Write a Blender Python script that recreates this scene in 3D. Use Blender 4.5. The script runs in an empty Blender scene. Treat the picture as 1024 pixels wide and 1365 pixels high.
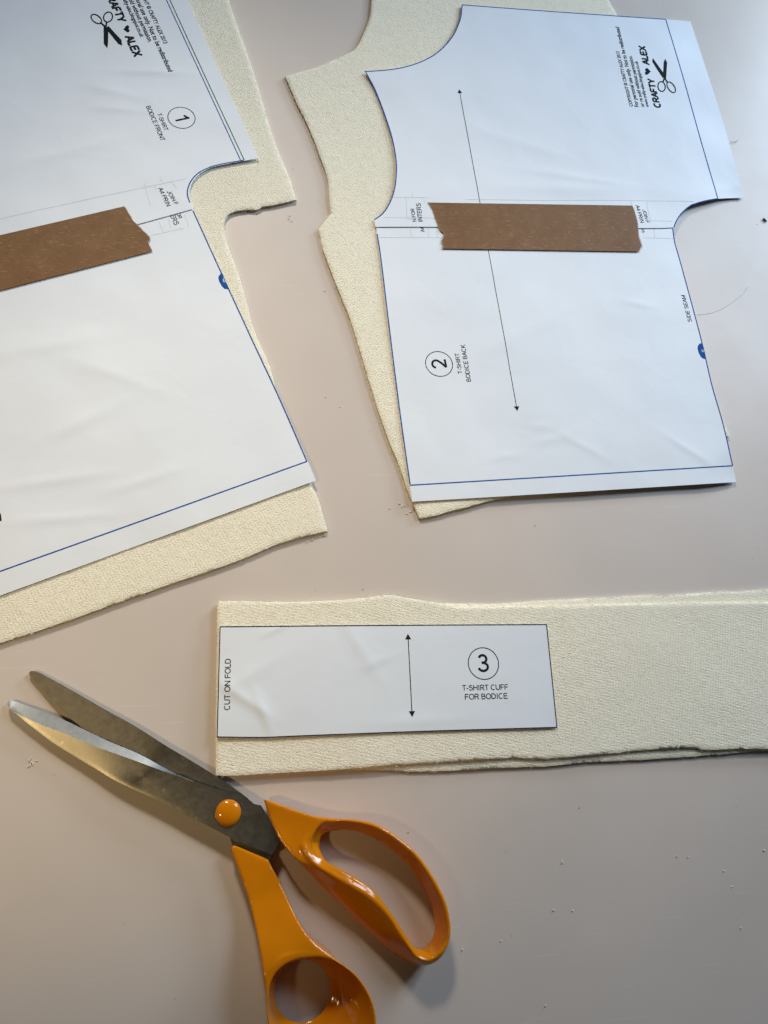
import bpy, bmesh, math, random
from mathutils import Vector, Matrix, noise
from mathutils.geometry import delaunay_2d_cdt

random.seed(7)
scn = bpy.context.scene
COL = scn.collection

# ------------------------------------------------------------------ camera
H = 315.0                                  # camera height over the table, mm
FPX, CX, CY = 1040.0, 512.0, 682.5
n = Vector((0.182, 0.333, 1.0)).normalized()
yv = (Vector((0, 1, 0)) - n.y * n).normalized()
xv = yv.cross(n)
R3 = Matrix((xv, yv, n))                   # camera axes -> world axes
cd = bpy.data.cameras.new('camera'); cam = bpy.data.objects.new('camera', cd); COL.objects.link(cam)
cam.matrix_world = Matrix.Translation((0, 0, H * .001)) @ R3.to_4x4()
cd.sensor_fit = 'VERTICAL'; cd.sensor_height = 24.0; cd.lens = 24.0 * FPX / 1365.0
cd.clip_start = 0.01; cd.clip_end = 50
scn.camera = cam
scn.render.resolution_x = 768; scn.render.resolution_y = 1024

# ------------------------------------------------------------------ world and lamps
wd = bpy.data.worlds.new('World'); scn.world = wd; wd.use_nodes = True
wn = wd.node_tree.nodes; wl = wd.node_tree.links; wn.clear()
wo = wn.new('ShaderNodeOutputWorld'); wb = wn.new('ShaderNodeBackground')
tc = wn.new('ShaderNodeTexCoord'); sx = wn.new('ShaderNodeSeparateXYZ'); rp = wn.new('ShaderNodeValToRGB')
wl.new(tc.outputs['Generated'], sx.inputs[0]); wl.new(sx.outputs['Z'], rp.inputs[0])
rp.color_ramp.elements[0].position = 0.0; rp.color_ramp.elements[0].color = (0.52, 0.50, 0.50, 1)
rp.color_ramp.elements[1].position = 0.92; rp.color_ramp.elements[1].color = (0.045, 0.038, 0.03, 1)
e = rp.color_ramp.elements.new(0.60); e.color = (0.30, 0.275, 0.25, 1)
wl.new(rp.outputs[0], wb.inputs[0]); wb.inputs[1].default_value = 0.12; wl.new(wb.outputs[0], wo.inputs[0])

def area(name, loc, target, sx_, sy_, power, color):
    l = bpy.data.lights.new(name, 'AREA'); l.shape = 'RECTANGLE'; l.size = sx_; l.size_y = sy_
    l.energy = power; l.color = color
    o = bpy.data.objects.new(name, l); COL.objects.link(o); o.location = loc
    o.rotation_euler = (Vector(target) - Vector(loc)).to_track_quat('-Z', 'Y').to_euler()
    return o
def polar(az, el, d, c=(0.05, 0.05, 0)):
    a, b = math.radians(az), math.radians(el)
    return (c[0] + d * math.cos(a) * math.cos(b), c[1] + d * math.sin(a) * math.cos(b), c[2] + d * math.sin(b))
def spot(name, loc, target, power, color, size, rad):
    l = bpy.data.lights.new(name, 'SPOT'); l.energy = power; l.color = color
    l.spot_size = math.radians(size); l.spot_blend = 1.0; l.shadow_soft_size = rad
    o = bpy.data.objects.new(name, l); COL.objects.link(o); o.location = loc
    o.rotation_euler = (Vector(target) - Vector(loc)).to_track_quat('-Z', 'Y').to_euler()
    return o
# window to the upper right: two panes of sky, and the low bright strip under them
for da in (-7, 7):
    area('window_pane', polar(38 + da, 42, 1.1, (.15, .18, 0)), (.15, .18, 0), .14, .42, 3.2, (.64, .80, 1.0))
area('window_low', polar(42, 16, 1.0, (.10, .10, 0)), (.10, .10, 0), .34, .16, 4.9, (.66, .82, 1.0))
# added unseen spot that shapes the falloff, and the warm lamp at the left
spot('fill_spot', (-.15, 1.0, .68), (.03, .145, 0), 37, (1.0, .90, .75), 20, .09).scale = (1.95, 1, 1)   # oval cone, so its light fades towards top and bottom
spot('warm_lamp', (-.42, -.10, .62), (-.06, .075, 0), 6.2, (1.0, .73, .36), 30, .03)

scn.view_settings.view_transform = 'Standard'; scn.view_settings.look = 'None'
scn.view_settings.exposure = 0.0; scn.view_settings.gamma = 1.0

# ------------------------------------------------------------------ helpers
def W(u, v, z=0.0):
    """point of the photograph -> mm on the level z above the table"""
    r = R3 @ Vector(((u - CX) / FPX, -(v - CY) / FPX, -1.0))
    k = (H - z) / -r.z
    return Vector((r.x * k, r.y * k))

def tag(o, label=None, cat=None, group=None, kind=None):
    if label: o['label'] = label
    if cat: o['category'] = cat
    if group: o['group'] = group
    if kind: o['kind'] = kind
    return o

def empty(name, x, y, z=0):
    o = bpy.data.objects.new(name, None); COL.objects.link(o); o.location = (x * .001, y * .001, z * .001)
    o.empty_display_size = .01
    return o

def link(name, verts, faces, mat, parent=None, smooth=True, angle=35, origin=None):
    """verts in mm, world space"""
    if parent is not None:
        org = Vector(parent.location)
    elif origin is not None:
        org = Vector(origin) * .001
    else:
        org = Vector((0, 0, 0))
    me = bpy.data.meshes.new(name)
    me.from_pydata([tuple(Vector(v) * .001 - org) for v in verts], [], faces)
    me.materials.append(mat); me.update()
    if smooth:
        me.polygons.foreach_set('use_smooth', [True] * len(me.polygons))
        if angle: me.set_sharp_from_angle(angle=math.radians(angle))
    o = bpy.data.objects.new(name, me); COL.objects.link(o)
    if parent is not None: o.parent = parent
    else: o.location = org
    return o

def catmull(pts, step=1.2):
    """smooth curve through pts (list of 2D/3D vectors)"""
    pts = [Vector(p) for p in pts]
    if len(pts) < 3:
        a, b = pts; m = max(1, int((b - a).length / step))
        return [a.lerp(b, i / m) for i in range(m + 1)]
    P = [2 * pts[0] - pts[1]] + pts + [2 * pts[-1] - pts[-2]]
    out = []
    for i in range(1, len(P) - 2):
        p0, p1, p2, p3 = P[i - 1:i + 3]
        m = max(1, int((p2 - p1).length / step))
        for k in range(m):
            t = k / m
            out.append(0.5 * ((2 * p1) + (p2 - p0) * t + (2 * p0 - 5 * p1 + 4 * p2 - p3) * t * t + (3 * p1 - p0 - 3 * p2 + p3) * t ** 3))
    out.append(pts[-1])
    return out

def outline(segs, z, step=1.2, jit=0.0, seed=0):
    """segs: curves in photo pixels meeting at corners; returns closed world polygon"""
    out = []
    for s in segs:
        c = catmull([W(u, v, z) for u, v in s], step)
        out += c[:-1]
    if jit:
        rr = []
        N = len(out)
        for i, p in enumerate(out):
            t = (out[(i + 1) % N] - out[i - 1]);
            if t.length < 1e-6: rr.append(p); continue
            nn = Vector((t.y, -t.x)).normalized()
            a = noise.noise(Vector((p.x * .9, p.y * .9, seed))) * jit + noise.noise(Vector((p.x * .17, p.y * .17, seed + 9))) * jit * 1.3
            rr.append(p + nn * a)
        out = rr
    return out

def sheet_mesh(poly, ztop, zbot, spacing, extra=None):
    """triangulated slab between two height functions inside poly (mm)"""
    N = len(poly)
    vs = [Vector((p[0], p[1])) for p in poly]
    edges = [(i, (i + 1) % N) for i in range(N)]
    xs = [p.x for p in vs]; ys = [p.y for p in vs]
    def inside(x, y):
        c = False; j = N - 1
        for i in range(N):
            if (ys[i] > y) != (ys[j] > y) and x < (xs[j] - xs[i]) * (y - ys[i]) / (ys[j] - ys[i]) + xs[i]: c = not c
            j = i
        return c
    cell = spacing; occ = set()
    for p in vs: occ.add((int(p.x // (cell * .6)), int(p.y // (cell * .6))))
    pts = []
    if extra:
        for line in extra:
            base = len(vs) + len(pts)
            ll = [Vector((q[0], q[1])) for q in line]
            for q in ll:
                occ.add((int(q.x // (cell * .6)), int(q.y // (cell * .6))))
            pts += ll
            edges += [(base + i, base + i + 1) for i in range(len(ll) - 1)]
    y = min(ys); row = 0
    while y < max(ys):
        # scanline crossings
        cr = []
        for i in range(N):
            a, b = vs[i], vs[(i + 1) % N]
            if (a.y > y) != (b.y > y): cr.append(a.x + (y - a.y) * (b.x - a.x) / (b.y - a.y))
        cr.sort()
        for k in range(0, len(cr) - 1, 2):
            x = cr[k] + spacing * (.4 + .5 * (row % 2))
            while x < cr[k + 1] - spacing * .4:
                if (int(x // (cell * .6)), int(y // (cell * .6))) not in occ: pts.append(Vector((x, y)))
                x += spacing
        y += spacing * .87; row += 1
    res = delaunay_2d_cdt(vs + pts, edges, [list(range(N))], 1, 1e-4)
    V, F, OV = res[0], res[2], res[3]
    tops = [(p.x, p.y, ztop(p.x, p.y)) for p in V]
    M = len(V)
    bots = [(p.x, p.y, min(zbot(p.x, p.y), tops[i][2] - .02)) for i, p in enumerate(V)]
    F = [list(f) for f in F]
    ff = []
    cnt = {}
    for f in F:
        a, b, c = V[f[0]], V[f[1]], V[f[2]]
        if (b - a).cross(c - a) < 0: f = f[::-1]
        ff.append(f)
        for i in range(len(f)):
            e_ = (f[i], f[(i + 1) % len(f)])
            cnt[e_] = cnt.get(e_, 0) + 1
    faces = [tuple(f) for f in ff] + [tuple(i + M for i in reversed(f)) for f in ff]
    for (a, b) in cnt:
        if (b, a) not in cnt: faces.append((b, a, a + M, b + M))
    return tops + bots, faces

def dist_poly(p, line):
    best = 1e9
    for i in range(len(line) - 1):
        a, b = line[i], line[i + 1]; d = b - a
        t = max(0, min(1, (p - a).dot(d) / max(d.length_squared, 1e-9)))
        best = min(best, (p - a - d * t).length)
    return best

def sstep(a, b, x):
    t = max(0.0, min(1.0, (x - a) / (b - a))); return t * t * (3 - 2 * t)

# ------------------------------------------------------------------ materials
class MB:
    def __init__(s, name):
        s.m = bpy.data.materials.new(name); s.m.use_nodes = True
        s.t = s.m.node_tree; s.N = s.t.nodes; s.L = s.t.links
        s.b = s.N['Principled BSDF']; s.tc = s.N.new('ShaderNodeTexCoord')
    def set(s, **k):
        for a, v in k.items():
            s.b.inputs[a.replace('_', ' ')].default_value = v
    def noise(s, scale, detail=4, rough=.55, vec=None, dist=0):
        q = s.N.new('ShaderNodeTexNoise'); q.inputs['Scale'].default_value = scale
        q.inputs['Detail'].default_value = detail; q.inputs['Roughness'].default_value = rough
        q.inputs['Distortion'].default_value = dist
        s.L.new(vec or s.tc.outputs['Object'], q.inputs['Vector']); return q.outputs['Fac']
    def ramp(s, f, stops):
        r = s.N.new('ShaderNodeValToRGB'); el = r.color_ramp.elements
        el[0].position, el[0].color = stops[0][0], tuple(stops[0][1]) + (1,)
        el[1].position, el[1].color = stops[-1][0], tuple(stops[-1][1]) + (1,)
        for p, c in stops[1:-1]:
            x = el.new(p); x.color = tuple(c) + (1,)
        s.L.new(f, r.inputs[0]); return r.outputs[0]
    def mapping(s, rot=(0, 0, 0), sc=(1, 1, 1)):
        m = s.N.new('ShaderNodeMapping'); m.inputs['Rotation'].default_value = rot; m.inputs['Scale'].default_value = sc
        s.L.new(s.tc.outputs['Object'], m.inputs[0]); return m.outputs[0]
    def math(s, op, a, b=None, c=None):
        m = s.N.new('ShaderNodeMath'); m.operation = op
        for i, v in enumerate((a, b, c)):
            if v is None: continue
            if isinstance(v, (int, float)): m.inputs[i].default_value = v
            else: s.L.new(v, m.inputs[i])
        return m.outputs[0]
    def mix(s, f, a, b, mode='MIX'):
        m = s.N.new('ShaderNodeMix'); m.data_type = 'RGBA'; m.blend_type = mode
        for i, v in zip((0, 6, 7), (f, a, b)):
            if isinstance(v, (int, float)): m.inputs[i].default_value = v
            elif isinstance(v, tuple): m.inputs[i].default_value = v + (1,)
            else: s.L.new(v, m.inputs[i])
        return m.outputs[2]
    def bump(s, h, dist, strength=1, prev=None):
        b = s.N.new('ShaderNodeBump'); b.inputs['Distance'].default_value = dist; b.inputs['Strength'].default_value = strength
        s.L.new(h, b.inputs['Height'])
        if prev: s.L.new(prev, b.inputs['Normal'])
        return b.outputs[0]
    def col(s, x): s.L.new(x, s.b.inputs['Base Color'])
    def nrm(s, x): s.L.new(x, s.b.inputs['Normal'])
    def rgh(s, x): s.L.new(x, s.b.inputs['Roughness'])

def mat_table():
    k = MB('table_laminate'); k.set(Roughness=.42, Specular_IOR_Level=.5)
    f = k.noise(9, 3, .6); g = k.noise(160, 4, .7)
    c = k.ramp(f, [(.3, (.59, .512, .448)), (.7, (.64, .562, .496))])
    c = k.mix(k.math('MULTIPLY', g, .16), c, (.54, .46, .42))
    # fine specks and rubbed scratches of the old worktop
    v = k.N.new('ShaderNodeTexVoronoi'); v.inputs['Scale'].default_value = 90; k.L.new(k.tc.outputs['Object'], v.inputs['Vector'])
    sp = k.math('LESS_THAN', v.outputs['Distance'], .035)
    c = k.mix(k.math('MULTIPLY', sp, .35), c, (.30, .24, .2))
    st = None
    for i, (rot, sc) in enumerate(((.5, (40, 900, 1)), (-.9, (30, 1100, 1)), (1.9, (25, 800, 1)))):
        n_ = k.noise(1, 1, .4, k.mapping((0, 0, rot), sc))
        m_ = k.noise(14 + i * 5, 2, .5)
        t = k.math('MULTIPLY', k.math('GREATER_THAN', n_, .735), k.math('GREATER_THAN', m_, .56))
        st = t if st is None else k.math('MAXIMUM', st, t)
    c = k.mix(k.math('MULTIPLY', st, .22), c, (.75, .70, .66))
    k.col(c)
    k.rgh(k.math('ADD', k.math('MULTIPLY', k.noise(14, 5, .65), .26), .30))
    k.nrm(k.bump(k.noise(700, 3, .6), .00002, .6, k.bump(k.noise(12, 2), .0006, .5)))
    return k.m

def mat_paper():
    k = MB('white_paper'); k.set(Roughness=.55, Specular_IOR_Level=.35)
    c = k.ramp(k.noise(22, 3), [(.3, (.77, .81, .86)), (.7, (.80, .84, .885))])
    k.col(c)
    b = k.bump(k.noise(2500, 2), .00001, .6)
    k.nrm(k.bump(k.noise(45, 3, .5, None, .6), .00042, .55, b))
    return k.m

def mat_fabric(name, a, b_, rot):
    k = MB(name); k.set(Roughness=1.0, Specular_IOR_Level=.1)
    k.b.inputs['Sheen Weight'].default_value = .25; k.b.inputs['Sheen Roughness'].default_value = .5
    v1 = k.mapping((0, 0, rot), (1, 1.9, 1)); v2 = k.mapping((0, 0, rot + 1.4), (1, 2.2, 1))
    n1 = k.noise(1350, 2, .6, v1, .4); n2 = k.noise(1150, 2, .6, v2, .4)
    n3 = k.noise(2600, 2, .6)
    f = k.math('MAXIMUM', n1, n2)
    h = k.math('ADD', f, k.math('MULTIPLY', n3, .35))
    # knitted rows, slightly diagonal
    wv = k.N.new('ShaderNodeTexWave'); wv.inputs['Scale'].default_value = 260; wv.inputs['Distortion'].default_value = 4
    wv.inputs['Detail'].default_value = 2; wv.inputs['Detail Scale'].default_value = 5
    k.L.new(k.mapping((0, 0, rot + .75)), wv.inputs['Vector'])
    w2 = k.N.new('ShaderNodeTexWave'); w2.inputs['Scale'].default_value = 250; w2.inputs['Distortion'].default_value = 4
    w2.inputs['Detail'].default_value = 2; w2.inputs['Detail Scale'].default_value = 5
    k.L.new(k.mapping((0, 0, rot - .8)), w2.inputs['Vector'])
    cross = k.math('MULTIPLY', wv.outputs['Fac'], w2.outputs['Fac'])
    h = k.math('ADD', h, k.math('MULTIPLY', cross, .22))
    c = k.ramp(f, [(.38, b_), (.52, a)])
    c = k.mix(k.math('MULTIPLY', k.noise(60, 4), .12), c, b_)
    k.col(c)
    k.nrm(k.bump(h, .00045, .9, k.bump(k.noise(60, 3), .0012, .4)))
    return k.m

def mat_plain(name, c, rough=.6, **kw):
    k = MB(name); k.set(Roughness=rough, **kw)
    c2 = tuple(x * .86 for x in c)
    k.col(k.ramp(k.noise(300, 3), [(.3, c2), (.7, c)]))
    return k.m

def mat_tape():
    k = MB('brown_tape'); k.set(Roughness=.6, Specular_IOR_Level=.2)
    c = k.ramp(k.noise(120, 4, .6), [(.3, (.185, .092, .036)), (.7, (.225, .118, .050))])
    m = None
    for rot, sc, th in ((.25, (180, 1500, 1),   .665), (1.55, (180, 1500, 1), .675), (.8, (300, 1500, 1), .69)):
        t = k.math('GREATER_THAN', k.noise(1, 2, .5, k.mapping((0, 0, rot), sc)), th)
        m = t if m is None else k.math('MAXIMUM', m, t)
    c = k.mix(k.math('MULTIPLY', m, .32), c, (.50, .34, .20))
    k.col(c); k.nrm(k.bump(k.noise(1, 3, .6, k.mapping((0, 0, .12), (2600, 500, 1))), .00018, .7, k.bump(k.noise(80, 2), .0003, .5)))
    return k.m

def mat_steel(name, base, r0):
    k = MB(name); k.set(Metallic=1.0, Anisotropic=.3)
    n_ = k.noise(1, 2, .5, k.mapping((0, 0, -.45 + math.pi / 2), (3000, 60, 1)))
    bl = k.noise(420, 5, .75)
    c = k.ramp(bl, [(.35, tuple(x * .86 for x in base)), (.62, base)])
    v = k.N.new('ShaderNodeTexVoronoi'); v.inputs['Scale'].default_value = 140; k.L.new(k.tc.outputs['Object'], v.inputs['Vector'])
    k.col(k.mix(k.math('MULTIPLY', k.math('LESS_THAN', v.outputs['Distance'], .10), .25), c, (.55, .5, .4)))
    k.rgh(k.math('ADD', k.math('MULTIPLY', bl, .14), r0))
    k.nrm(k.bump(n_, .00002, .5))
    return k.m

def mat_orange():
    k = MB('orange_plastic'); k.set(Roughness=.17, Specular_IOR_Level=.4)
    k.b.inputs['Subsurface Weight'].default_value = .0
    k.b.inputs['Subsurface Radius'].default_value = (.004, .0015, .0003)
    k.b.inputs['Subsurface Scale'].default_value = 1.0
    k.col(k.ramp(k.noise(90, 4), [(.3, (.66, .215, .003)), (.7, (.72, .245, .005))]))
    gr = k.math('GREATER_THAN', k.noise(1, 3, .6, k.mapping((0, 0, .9), (900, 220, 500))), .70)
    k.col(k.mix(k.math('MULTIPLY', gr, .30), k.ramp(k.noise(90, 4), [(.3, (.60, .185, .003)), (.7, (.66, .215, .004))]), (.20, .07, .01)))
    k.rgh(k.math('ADD', k.math('MULTIPLY', k.noise(160, 5, .7), .10), .04))
    k.nrm(k.bump(k.noise(60, 2), .00025, .35))
    return k.m

M_TABLE = mat_table(); M_PAPER = mat_paper()
M_FAB = mat_fabric('cream_fabric', (.97, .91, .73), (.70, .62, .44), .3)
M_FAB2 = mat_fabric('cream_fabric_cuff', (.98, .92, .745), (.70, .61, .43), -.5)
M_FIBRE = mat_plain('cream_fibre', (.85, .81, .68), .9)
M_LINT = mat_plain('white_lint', (.85, .84, .80), .9)
M_INK = mat_plain('black_ink', (.016, .019, .022), .9, Specular_IOR_Level=.1)
M_NAVY = mat_plain('navy_ink', (.022, .028, .07), .9, Specular_IOR_Level=.1)
M_BLUE = mat_plain('blue_ink', (.018, .10, .38), .9, Specular_IOR_Level=.1)
M_GREEN = mat_plain('green_ink', (.004, .15, .03), .9, Specular_IOR_Level=.1)
M_FAINT = mat_plain('faint_grey_ink', (.66, .69, .73), .6)
M_WHITE = mat_plain('white_print', (.8, .82, .85), .6)
M_TAPE = mat_tape(); M_TORN = mat_plain('torn_tape_edge', (.42, .28, .17), .8)
M_STEEL = mat_steel('worn_steel', (.245, .232, .20), .30); M_BEVEL = mat_steel('ground_steel', (.30, .32, .33), .40)
M_ORANGE = mat_orange(); M_DARK = mat_plain('dark_bit', (.03, .022, .02), .6)
M_SCRATCH = mat_plain('scratch_mark', (.33, .28, .25), .6); M_EDGE = mat_plain('table_edge', (.35, .3, .27), .6)

# ------------------------------------------------------------------ table
def box_mesh(x0, x1, y0, y1, z0, z1):
    v = [(x, y, z) for z in (z0, z1) for y in (y0, y1) for x in (x0, x1)]
    return v, [(0, 2, 3, 1), (4, 5, 7, 6), (0, 1, 5, 4), (2, 6, 7, 3), (0, 4, 6, 2), (1, 3, 7, 5)]
v, f = box_mesh(-600, 800, -450, 850, -25, 0)
tag(link('table_top', v, f, M_TABLE, smooth=False), kind='structure')

# ------------------------------------------------------------------ fabric
def fray(segs, z0, z1, count, mat, parent, seed, maxlen=2.2):
    """loose fibres standing out of a cut edge"""
    rr = random.Random(seed); V, F = [], []
    poly = outline(segs, z1, 1.0)
    N = len(poly)
    cen = sum(poly, Vector((0, 0))) / N
    area2 = sum(poly[i].cross(poly[(i + 1) % N]) for i in range(N))
    sg = 1 if area2 > 0 else -1
    for _ in range(count):
        i = rr.randrange(N); p = poly[i]; t = (poly[(i + 1) % N] - poly[i - 1])
        if t.length < 1e-5: continue
        t.normalize(); nn = Vector((t.y, -t.x)) * sg
        L = rr.uniform(.4, maxlen) * rr.random() + .3
        d = (nn * rr.uniform(.2, 1) + t * rr.uniform(-1, 1)).normalized()
        z = rr.uniform(z0 + .2, z1); cur = Vector((p.x, p.y, z)); r = rr.uniform(.035, .07)
        bend = rr.uniform(-.5, .5)
        pts = [cur - Vector((nn.x, nn.y, 0)) * .4]
        for k in range(4):
            d = Vector((d.x * math.cos(bend) - d.y * math.sin(bend), d.x * math.sin(bend) + d.y * math.cos(bend)))
            cur = cur + Vector((d.x, d.y, rr.uniform(-.25, .2))) * L / 4
            cur.z = max(.08, cur.z); pts.append(cur.copy())
        add_tube(V, F, pts, r)
    return link('frayed_edge', V, F, mat, parent, angle=None)

def add_tube(V, F, pts, r, sides=4):
    b = len(V); n_ = len(pts)
    for i, p in enumerate(pts):
        t = (pts[min(i + 1, n_ - 1)] - pts[max(i - 1, 0)])
        t = t.normalized() if t.length > 1e-6 else Vector((1, 0, 0))
        a = t.cross(Vector((0, 0, 1)));
        a = a.normalized() if a.length > 1e-3 else Vector((1, 0, 0))
        c = a.cross(t)
        rr = r * (1 if 0 < i < n_ - 1 else .5)
        for k in range(sides):
            w = 2 * math.pi * k / sides
            V.append(tuple(p + (a * math.cos(w) + c * math.sin(w)) * rr))
    for i in range(n_ - 1):
        for k in range(sides):
            k2 = (k + 1) % sides
            F.append((b + i * sides + k, b + (i + 1) * sides + k, b + (i + 1) * sides + k2, b + i * sides + k2))
    F.append(tuple(b + k for k in range(sides))); F.append(tuple(b + (n_ - 1) * sides + k for k in reversed(range(sides))))

def fab_top(poly, z, amp, seed, rnd=.55, dip=.30):
    """height of a soft layer: rounded cut edges and slow puckers"""
    from mathutils.kdtree import KDTree
    kd = KDTree(len(poly))
    for i, p in enumerate(poly): kd.insert((p.x, p.y, 0), i)
    kd.balance()
    def f(x, y):
        d = kd.find((x, y, 0))[2]
        e_ = max(0, 1 - d / rnd)
        return z - dip * e_ * e_ + amp * noise.noise(Vector((x * .03, y * .03, seed))) + .10 * noise.noise(Vector((x * .5, y * .5, seed)))
    return f

def fabric_layer(name, segs, z0, z1, parent, mat, seed, amp=.25, spacing=1.4, jit=.14, lift=None, flat_bot=True):
    poly = outline(segs, z1, 1.0, jit, seed)
    zt0 = fab_top(poly, z1, amp, seed)
    zt = (lambda x, y: zt0(x, y) + lift(x, y)) if lift else zt0
    zb = (lambda x, y: z0 + lift(x, y)) if lift else (lambda x, y: z0)
    v, f = sheet_mesh(poly, zt, zb, spacing)
    return link(name, v, f, mat, parent, angle=50)

FT = 1.9   # two layers of fabric
# front piece
F1 = [[(-210, -70), (285, -70)],
      [(285, -70), (304.7, 0), (332, 78), (348, 129), (367, 191), (385, 234), (395.5, 266)],
      [(395.5, 266), (369.6, 272), (350, 275)], [(350, 275), (344, 279), (330, 279), (313.7, 281.6), (303, 288), (299.5, 303), (303, 324.6), (315.9, 359), (326.6, 393.4), (339.5, 440.6), (356.7, 479.3), (364.5, 505), (369.5, 530), (384, 570), (400, 612), (415.5, 643.5)],
      [(415.5, 643.5), (427, 672.7), (437, 707.8)],
      [(437, 707.8), (404, 715.4), (368.4, 726.6), (314.5, 749), (233.6, 777), (152.7, 805.3), (72, 834.5), (0, 857.8), (-200, 925)],
      [(-200, 925), (-210, -70)]]
c0 = W(150, 400)
fab1 = empty('fabric_piece', c0.x, c0.y)
tag(fab1, 'cream knitted fabric front bodice piece lying under the left paper pattern', 'fabric', 'cut fabric pieces on the table')
fabric_layer('lower_layer', F1, .05, FT * .5, fab1, M_FAB, 3, .03)
F1u = [[(u - 1.2, v - .3) for u, v in s] for s in F1]
fabric_layer('upper_layer', F1u, FT * .5 + .05, FT, fab1, M_FAB, 4, .12)
fray(F1, .1, FT, 300, M_FIBRE, fab1, 11, 1.4)['kind'] = 'stuff'
# back piece
F2 = [[(500, -70), (497, -20), (495, 0), (492.5, 22.6), (481, 51.6), (473, 64.5), (463.5, 71), (424.8, 88.6), (405.4, 94.4), (379.7, 101.5)],
      [(379.7, 101.5), (394.2, 135.4), (408.7, 164.4), (421.6, 196.6), (436, 238.5), (438.6, 267.5), (441, 285)],
      [(441, 285), (424, 305.5)],
      [(424, 305.5), (431.7, 336.7), (449.3, 383.6), (466.9, 427.5), (481.5, 474.4), (501, 539), (517.6, 586.5), (532, 621.7), (544, 656.8), (558.6, 690.5)],
      [(558.6, 690.5), (574.7, 688.5), (599.6, 681.7), (623, 675.9), (652.4, 667.5), (700, 656), (830, 620), (972.6, 581)],
      [(972.6, 581), (955, 540), (905, 400), (880, 320), (878, 180), (852, 90), (821.5, 19.3), (811.6, 1.6), (775, -70)],
      [(775, -70), (500, -70)]]
c0 = W(620, 350)
fab2 = empty('fabric_piece', c0.x, c0.y)
tag(fab2, 'cream knitted fabric back bodice piece with notched left edge under the middle paper pattern', 'fabric', 'cut fabric pieces on the table')
fabric_layer('lower_layer', F2, .05, FT * .5, fab2, M_FAB, 13, .03)
F2u = [[(u + .8, v - .5) for u, v in s] for s in F2]
fabric_layer('upper_layer', F2u, FT * .5 + .05, FT, fab2, M_FAB, 14, .12)
fray(F2, .1, FT, 340, M_FIBRE, fab2, 12, 1.4)['kind'] = 'stuff'
# cuff strip, folded at its left end
C3u = [[(293, 801.3), (320.8, 800.5), (359, 802.4), (397, 802), (447.7, 800), (486, 796.5), (519, 793), (543, 796.5), (573.5, 801.6), (599, 807), (614, 809.5), (637, 809), (688, 808), (770, 807), (812, 805.4), (900, 804), (1024, 802.5), (1230, 799)],
       [(1230, 799), (1230, 998)],
       [(1230, 998), (1024, 998), (988, 998), (941, 999.7), (926, 995.9), (870.5, 998.8), (797, 1006), (724, 1011.4), (688, 1009.8), (662.4, 1011), (586, 1016), (530, 1019.2), (473, 1023.8), (422.4, 1027.6), (356.3, 1031.4), (308, 1034), (288.5, 1033.5)],
       [(288.5, 1033.5), (288.2, 980), (289.3, 900), (290.3, 808)], [(290.3, 808), (293, 801.3)]]
C3l = [[(291.5, 806), (359, 806), (486, 801), (560, 803), (611.6, 804.6), (667.4, 804), (725.8, 800.3), (797, 796.6), (870.5, 792.8), (882, 794), (958.4, 788.7), (979, 788.7), (1024, 785.8), (1230, 778)],
       [(1230, 778), (1230, 992)],
       [(1230, 992), (1024, 1001), (1002, 1002), (958.4, 1006), (870.5, 1012), (782.6, 1016.4), (724, 1021.6), (662, 1024), (599, 1027.6), (560.8, 1028.3), (510, 1026.5), (440, 1026), (290, 1033)],
       [(290, 1033), (291.5, 806)]]
c0 = W(640, 910)
fab3 = empty('cuff_fabric', c0.x, c0.y)
tag(fab3, 'long cream fabric strip folded double under the small cuff pattern', 'fabric', 'cut fabric pieces on the table')
CT = 3.0
def cl(x, y): return 0.0
fabric_layer('lower_layer', C3l, .05, CT * .48, fab3, M_FAB2, 23, .05, jit=.16)
fabric_layer('upper_layer', C3u, CT * .5, CT, fab3, M_FAB2, 24, .30, 1.1, .14)
# the rolled fold joining the layers
fp = catmull([W(290.8, 806, CT), W(289.3, 900, CT), W(288.4, 980, CT), W(288.9, 1032, CT)], 1.5)
V, F = [], []
K = 9
for p in fp:
    for k in range(K):
        a = math.pi / 2 + math.pi * k / (K - 1)
        V.append((p.x + .75 + 1.15 * math.cos(a), p.y, CT / 2 + (CT / 2 - .12) * math.sin(a)))
for i in range(len(fp) - 1):
    for k in range(K - 1):
        F.append((i * K + k + 1, (i + 1) * K + k + 1, (i + 1) * K + k, i * K + k))
F.append(tuple(range(K))); F.append(tuple(reversed([(len(fp) - 1) * K + k for k in range(K)])))
link('rolled_fold', V, F, M_FAB2, fab3, angle=60)
fray(C3u[:1] + C3u[2:3], 1.6, CT, 260, M_FIBRE, fab3, 31, 1.8)['kind'] = 'stuff'
fray(C3l[:1] + C3l[2:3], .1, 1.6, 200, M_FIBRE, fab3, 32, 1.6)['kind'] = 'stuff'

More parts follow.
